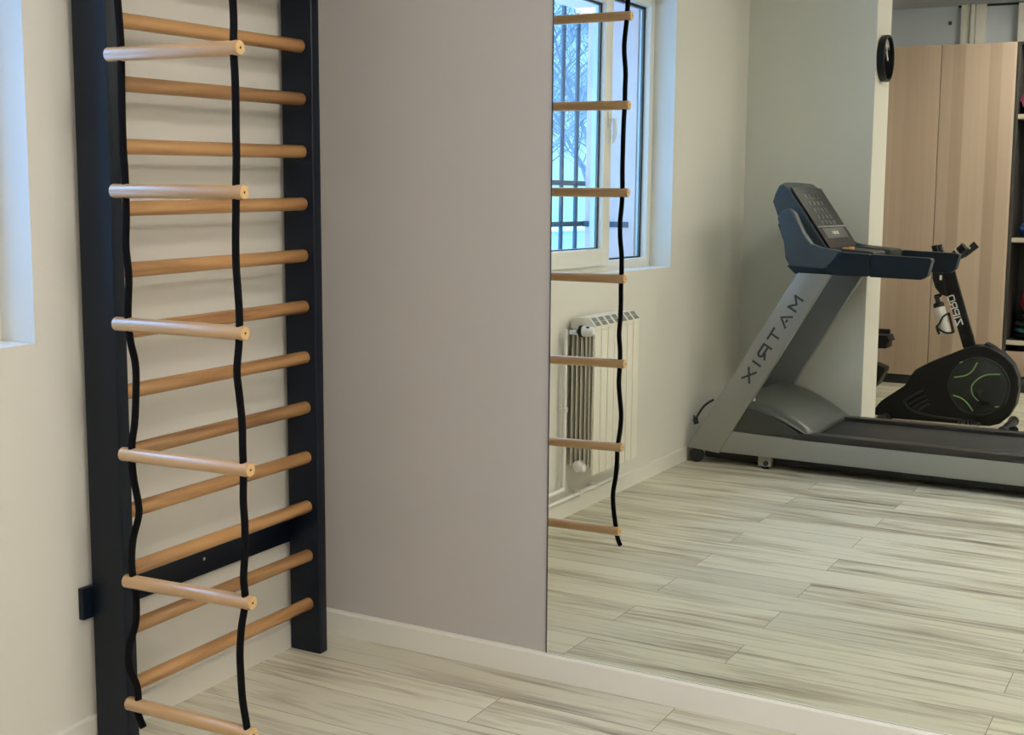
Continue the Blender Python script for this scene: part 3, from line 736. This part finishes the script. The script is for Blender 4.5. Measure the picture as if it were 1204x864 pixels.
# bottle cage
ba = Vector((-.283, 0, .959)).normalized(); bx = Vector((ba.z, 0, -ba.x))
bc = Vector((1.013, BN-.010, .592)); 
b = MB(); br_ = .037
o1 = bc+ba*.012; o2 = bc+ba*.095
for f0 in (1, -1):
    b.tube([o1-bx*(br_+.004)+Vector((0, .012*f0, 0)), bc+ba*.060-bx*.046+Vector((0, .01*f0, 0)), bc+ba*.075-bx*.02+Vector((0, .038*f0, 0)), bc+ba*.115+bx*.015+Vector((0, .040*f0, 0)), bc+ba*.128+bx*.046+Vector((0, .02*f0, 0))], .006, 8, smooth=4)
    b.tube([bc+ba*.060-bx*.046+Vector((0, .01*f0, 0)), bc+ba*.035-bx*.02+Vector((0, .038*f0, 0)), bc+ba*.012+bx*.012+Vector((0, .040*f0, 0)), bc+ba*.004+bx*.046+Vector((0, .02*f0, 0))], .006, 8, smooth=4)
b.tube([bc+ba*.004+bx*.047, bc+ba*.066+bx*.047, bc+ba*.13+bx*.047], .008, 8)
b.build('bottle_cage', M_bplast, bk)
wbt = thing('water_bottle', 'milky white water bottle with black cap in the bike post holder', 'bottle', tuple(bc))
b = MB(); b.lathe([(.030, 0), (.035, .006), (.035, .060), (.031, .075), (.031, .090), (.035, .105), (.035, .168), (.031, .182), (.026, .186)], bc, ba, 28); b.build('bottle_body', M_bottle, wbt)
b = MB(); b.lathe([(.033, .180), (.034, .184), (.034, .200), (.030, .206), (.016, .212), (.013, .232), (.016, .238), (.014, .248), (.006, .250)], bc, ba, 28); b.build('bottle_cap', M_bplast, wbt)

# ------------------------------------------------------------------ black machine half hidden behind the partition
mc = thing('weight_bench', 'low black padded bench mostly hidden behind the partition in front of the wardrobe', 'bench', (.25, -6.35, 0))
b = MB(); b.cyl((.30, -6.22, .480), (.425, -6.22, .482), .018, 20, .008); b.cyl((.02, -6.22, .476), (.30, -6.22, .480), .012, 16); b.build('padded_handle', M_bplast, mc)
b = MB(); b.prism([(.03, .446), (.395, .446), (.413, .400), (.392, .396), (.392, .350), (.03, .346)], -6.45, -6.25, .006); b.build('seat', M_bplast, mc)
b = MB(); b.box((.10, -6.38, .06), (.18, -6.30, .348), .006); b.build('leg', M_bplast, mc)
b = MB(); b.prism([(.03, 0), (.26, 0), (.335, .075), (.385, .180), (.385, .205), (.31, .230), (.03, .24)], -6.42, -6.26, .008); b.build('foot', M_bplast, mc)
b = MB(); b.cyl((.05, -6.22, .36), (.05, -6.22, .478), .012, 12); b.box((.04, -6.26, .36), (.06, -6.21, .385)); b.build('handle_bracket', M_bplast, mc)

# ------------------------------------------------------------------ wardrobe
WF = -6.948; WB = -7.45; WT = 2.615
wd = thing('wardrobe', 'tall wood veneer wardrobe with two plain doors beside the open shelves', 'wardrobe', (.56, (WF+WB)/2, 0))
b = MB()
b.box((.018, WB, .075), (.036, WF-.022, WT)); b.box((1.080, WB, .075), (1.098, WF-.022, WT)); b.box((.036, WB, WT-.02), (1.08, WF-.022, WT)); b.box((.036, WB, .075), (1.08, WF-.022, .095)); b.box((.036, WB, .095), (1.08, WB+.01, WT-.02))
b.build('carcass', M_carcedge, wd)
b = MB(); b.box((.018, WB+.02, 0), (1.098, WF-.05, .074)); b.build('plinth', M_carc, wd)
for (x0, x1) in ((.020, .556), (.561, 1.097)):
    b = MB(); b.box((x0, WF-.020, .078), (x1, WF, WT), .002); b.build('door', M_veneer, wd)
sh = thing('shelf_unit', 'dark open shelf unit with pale shelf fronts beside the wardrobe', 'shelves', (1.4, (WF+WB)/2, 0))
SX0, SX1 = 1.102, 1.70
b = MB(); b.box((SX0, WB, 0), (SX0+.022, WF, WT), .001); b.box((SX1-.022, WB, 0), (SX1, WF, WT), .001); b.box((SX0+.022, WB, WT-.02), (SX1-.022, WF, WT)); b.box((SX0+.022, WB, .0), (SX1-.022, WB+.012, WT-.02), mi=1); b.box((SX0+.022, WB+.02, 0), (SX1-.022, WF-.05, .07), mi=1)
b.build('carcass', [M_carcedge, M_carc], sh)
SHZ = [2.085, 1.170, .398]
for z in SHZ:
    b = MB(); b.box((SX0+.0225, WB+.013, z-.036), (SX1-.0225, WF-.030, z), .002); s0 = b.build('shelf', M_carc, sh)
    b = MB(); b.box((SX0+.0225, WF-.029, z-.034), (SX1-.0225, WF-.004, z+.0), .002); b.build('shelf_edge', M_shelf, s0)
b = MB(); b.box((SX0+.024, WF-.022, .128), (SX1-.024, WF-.003, .316), .003); b.build('drawer_front', M_veneer, sh)
b = MB(); b.box((SX0+.024, WF-.035, .072), (SX1-.024, WF-.012, .112), .002); b.build('lower_front', M_carc, sh)

# things on the shelves
def mat_roll(x, z, r_, label, m):
    t = tag(bpy.data.objects.new('exercise_mat', None), label, 'exercise mat'); C.objects.link(t); t.location = (x, WF-.2, z-r_)
    pts = []
    b = MB(); ring_a, ring_b = [], []
    n = 150; turns = 4.5
    inner, outer = [], []
    for i in range(n+1):
        a = 2*PI*turns*i/n; rr = .018+(r_-.018-.006)*i/n
        inner.append((rr, a)); outer.append((rr+.0125*(r_-.02)/.07*.8, a))
    def P(rr, a, y): return (x+rr*math.cos(a), y, z+rr*math.sin(a))
    rings = [[P(ri, a, -7.38), P(ro, a, -7.38), P(ro, a, WF-.045), P(ri, a, WF-.045)] for (ri, a), (ro, _) in zip(inner, outer)]
    b.loft(rings); b.build('rolled_mat', m, t)
    b = MB(); b.lathe([(r_+.0035, 0), (r_+.0055, .002), (r_+.0055, .028), (r_+.0035, .03)], (x, -7.2, z), (0, 1, 0), 40); b.build('strap', M_bplast, t)
    return t
mat_roll(1.222, 2.085+.0945, .088, 'purple exercise mat rolled up on the top shelf', M_purple)
t = thing('foil_bag', 'shiny crumpled blue bag on the middle shelf', 'bag', (1.25, WF-.17, 1.17))
b = MB(); r = random.Random(5)
rings = []
for i in range(15):
    f = i/14; th_ = f*PI
    rr = math.sin(th_)**.55 if 0 < i < 14 else .05
    row = []
    for k in range(24):
        a = 2*PI*k/24; w_ = 1+.10*math.sin(5*a+i)+.07*r.uniform(-1, 1)
        row.append((1.262+.112*rr*w_*math.cos(a), WF-.16+.10*rr*w_*math.sin(a), 1.1715+.055*(1-math.cos(th_))*(1+.05*math.sin(3*a)*(f > .3))))
    rings.append(row)
b.loft(rings); b.build('bag', M_blue, t)
b = MB(); b.tube([(1.20, WF-.11, 1.255), (1.235, WF-.08, 1.285), (1.30, WF-.09, 1.25)], .006, 8, smooth=5); b.build('drawstring', M_wplast, t)
def ball(x, y, z, r_, m, name, label, cat):
    b = MB(); b.lathe([(r_*math.sin(PI*i/20), r_*(1-math.cos(PI*i/20))) for i in range(21)], (x, y, z), (0, 0, 1), 32)
    for k in range(3):
        zz = r_*(.7+.3*k); q = math.sqrt(max(0, r_*r_-(zz-r_)**2))
        b.lathe([(q-.001, zz-.002), (q+.0012, zz-.001), (q+.0012, zz+.001), (q-.001, zz+.002)], (x, y, z), (0, 0, 1), 32)
    return tag(b.build(name, m), label, cat)
ball(1.255, WF-.385, 1.1705, .085, M_dred, 'small_ball', 'dark red ball behind the crumpled blue bag on the middle shelf', 'ball')
# round cushions piled on the lower shelf
def cushion(z, r_, h, m, label):
    b = MB(); b.lathe([(r_*.6, 0), (r_*.92, .002), (r_, h*.35), (r_, h*.65), (r_*.92, h-.002), (r_*.75, h-.001), (r_*.7, h-.004), (.002, h-.003)], (1.335, WF-.235, z), (0, 0, 1), 44)
    for k in range(5):
        q = r_*(.2+.1*k); b.lathe([(q, h-.004), (q+.006, h-.0005), (q+.012, h-.004)], (1.335, WF-.235, z), (0, 0, 1), 36)
    return tag(b.build('balance_disc', m), label, 'balance disc', 'balance discs piled on the lower shelf')
z = .3985
for (r_, h, m, lab) in ((.198, .042, M_bplast, 'black balance disc at the bottom of the pile on the lower shelf'),
                        (.190, .046, M_teal, 'teal balance disc in the pile on the lower shelf'),
                        (.185, .044, M_dkgrey, 'dark grey balance disc above the teal one on the lower shelf'),
                        (.170, .044, M_bplast, 'black balance disc at the top of the pile under the red ball')):
    cushion(z, r_, h, m, lab); z += h+.0008
ball(1.300, WF-.20, z-.001, .115, M_red, 'medicine_ball', 'bright red ball on top of the piled discs on the lower shelf', 'ball')

# small hook on the wall above the wardrobe
b = MB(); b.box((.482, YB+.0005, 2.84), (.508, YB+.006, 2.87), .002); b.tube([(.495, YB+.004, 2.855), (.495, YB+.03, 2.85), (.495, YB+.035, 2.865)], .005, 8, smooth=3)
tag(b.build('wall_hook', M_iron), 'small dark hook on the wall above the wardrobe', 'hook')

# ------------------------------------------------------------------ ceiling lamps
def lamp(x, y):
    t = thing('ceiling_light', 'square white ceiling panel lamp above the gym floor', 'ceiling light', (x, y, ZC), 'square ceiling panel lamps')
    b = MB()
    for (lo, hi) in (((-.22, -.22), (.22, -.20)), ((-.22, .20), (.22, .22)), ((-.22, -.20), (-.20, .20)), ((.20, -.20), (.22, .20))):
        b.box((x+lo[0], y+lo[1], ZC-.03), (x+hi[0], y+hi[1], ZC-.0005), .002)
    b.build('frame', M_lampf, t)
    b = MB(); b.box((x-.199, y-.199, ZC-.065), (x+.199, y+.199, ZC-.005), .012, 3); b.build('diffuser', M_panel, t)
for p in ((1.95, -1.55), (3.7, -1.35), (3.75, -3.0), (2.9, -4.8), (1.75, -6.45), (3.6, -6.45)):
    lamp(*p)

# ------------------------------------------------------------------ sky
w = bpy.data.worlds.new('overcast_sky'); bpy.context.scene.world = w; w.use_nodes = True
nt = w.node_tree; bg = nt.nodes['Background']
tc = nt.nodes.new('ShaderNodeTexCoord'); sp = nt.nodes.new('ShaderNodeSeparateXYZ'); nt.links.new(tc.outputs['Generated'], sp.inputs[0])
cr = nt.nodes.new('ShaderNodeValToRGB'); nt.links.new(sp.outputs[2], cr.inputs[0])
# overcast winter sky: about four times as bright overhead as at the horizon
cr.color_ramp.elements[0].position = .12; cr.color_ramp.elements[0].color = (.060, .122, .155, 1)
cr.color_ramp.elements[1].position = .65; cr.color_ramp.elements[1].color = (.21, .47, 1, 1)
nt.links.new(cr.outputs[0], bg.inputs[0]); bg.inputs[1].default_value = 10.5

# ------------------------------------------------------------------ camera
cam = bpy.data.cameras.new('camera'); co = bpy.data.objects.new('camera', cam); C.objects.link(co)
ya, pi_, ro = R(28.9841), R(6.869), R(.2203)
f = Vector((-math.sin(ya)*math.cos(pi_), math.cos(ya)*math.cos(pi_), -math.sin(pi_)))
r0 = Vector((math.cos(ya), math.sin(ya), 0)); u0 = r0.cross(f)
r2 = r0*math.cos(ro)+u0*math.sin(ro); u2 = -r0*math.sin(ro)+u0*math.cos(ro)
co.matrix_world = Matrix(((r2.x, u2.x, -f.x, 2.5178), (r2.y, u2.y, -f.y, -3.26), (r2.z, u2.z, -f.z, 1.4803), (0, 0, 0, 1)))
cam.sensor_fit = 'HORIZONTAL'; cam.sensor_width = 36
cam.lens = 36*1507.05/1204
cam.shift_x = -(602.41-602)/1204
cam.shift_y = (389.586-432)/1204
cam.clip_start = .05; cam.clip_end = 200
sc = bpy.context.scene
sc.camera = co
sc.view_settings.view_transform = 'Standard'; sc.view_settings.look = 'None'; sc.view_settings.gamma = 1
sc.view_settings.use_curve_mapping = False
sc.view_settings.exposure = 0.12
sc.cycles.max_bounces = 10; sc.cycles.diffuse_bounces = 5; sc.cycles.glossy_bounces = 5; sc.cycles.transparent_max_bounces = 16
sc.cycles.sample_clamp_indirect = 6
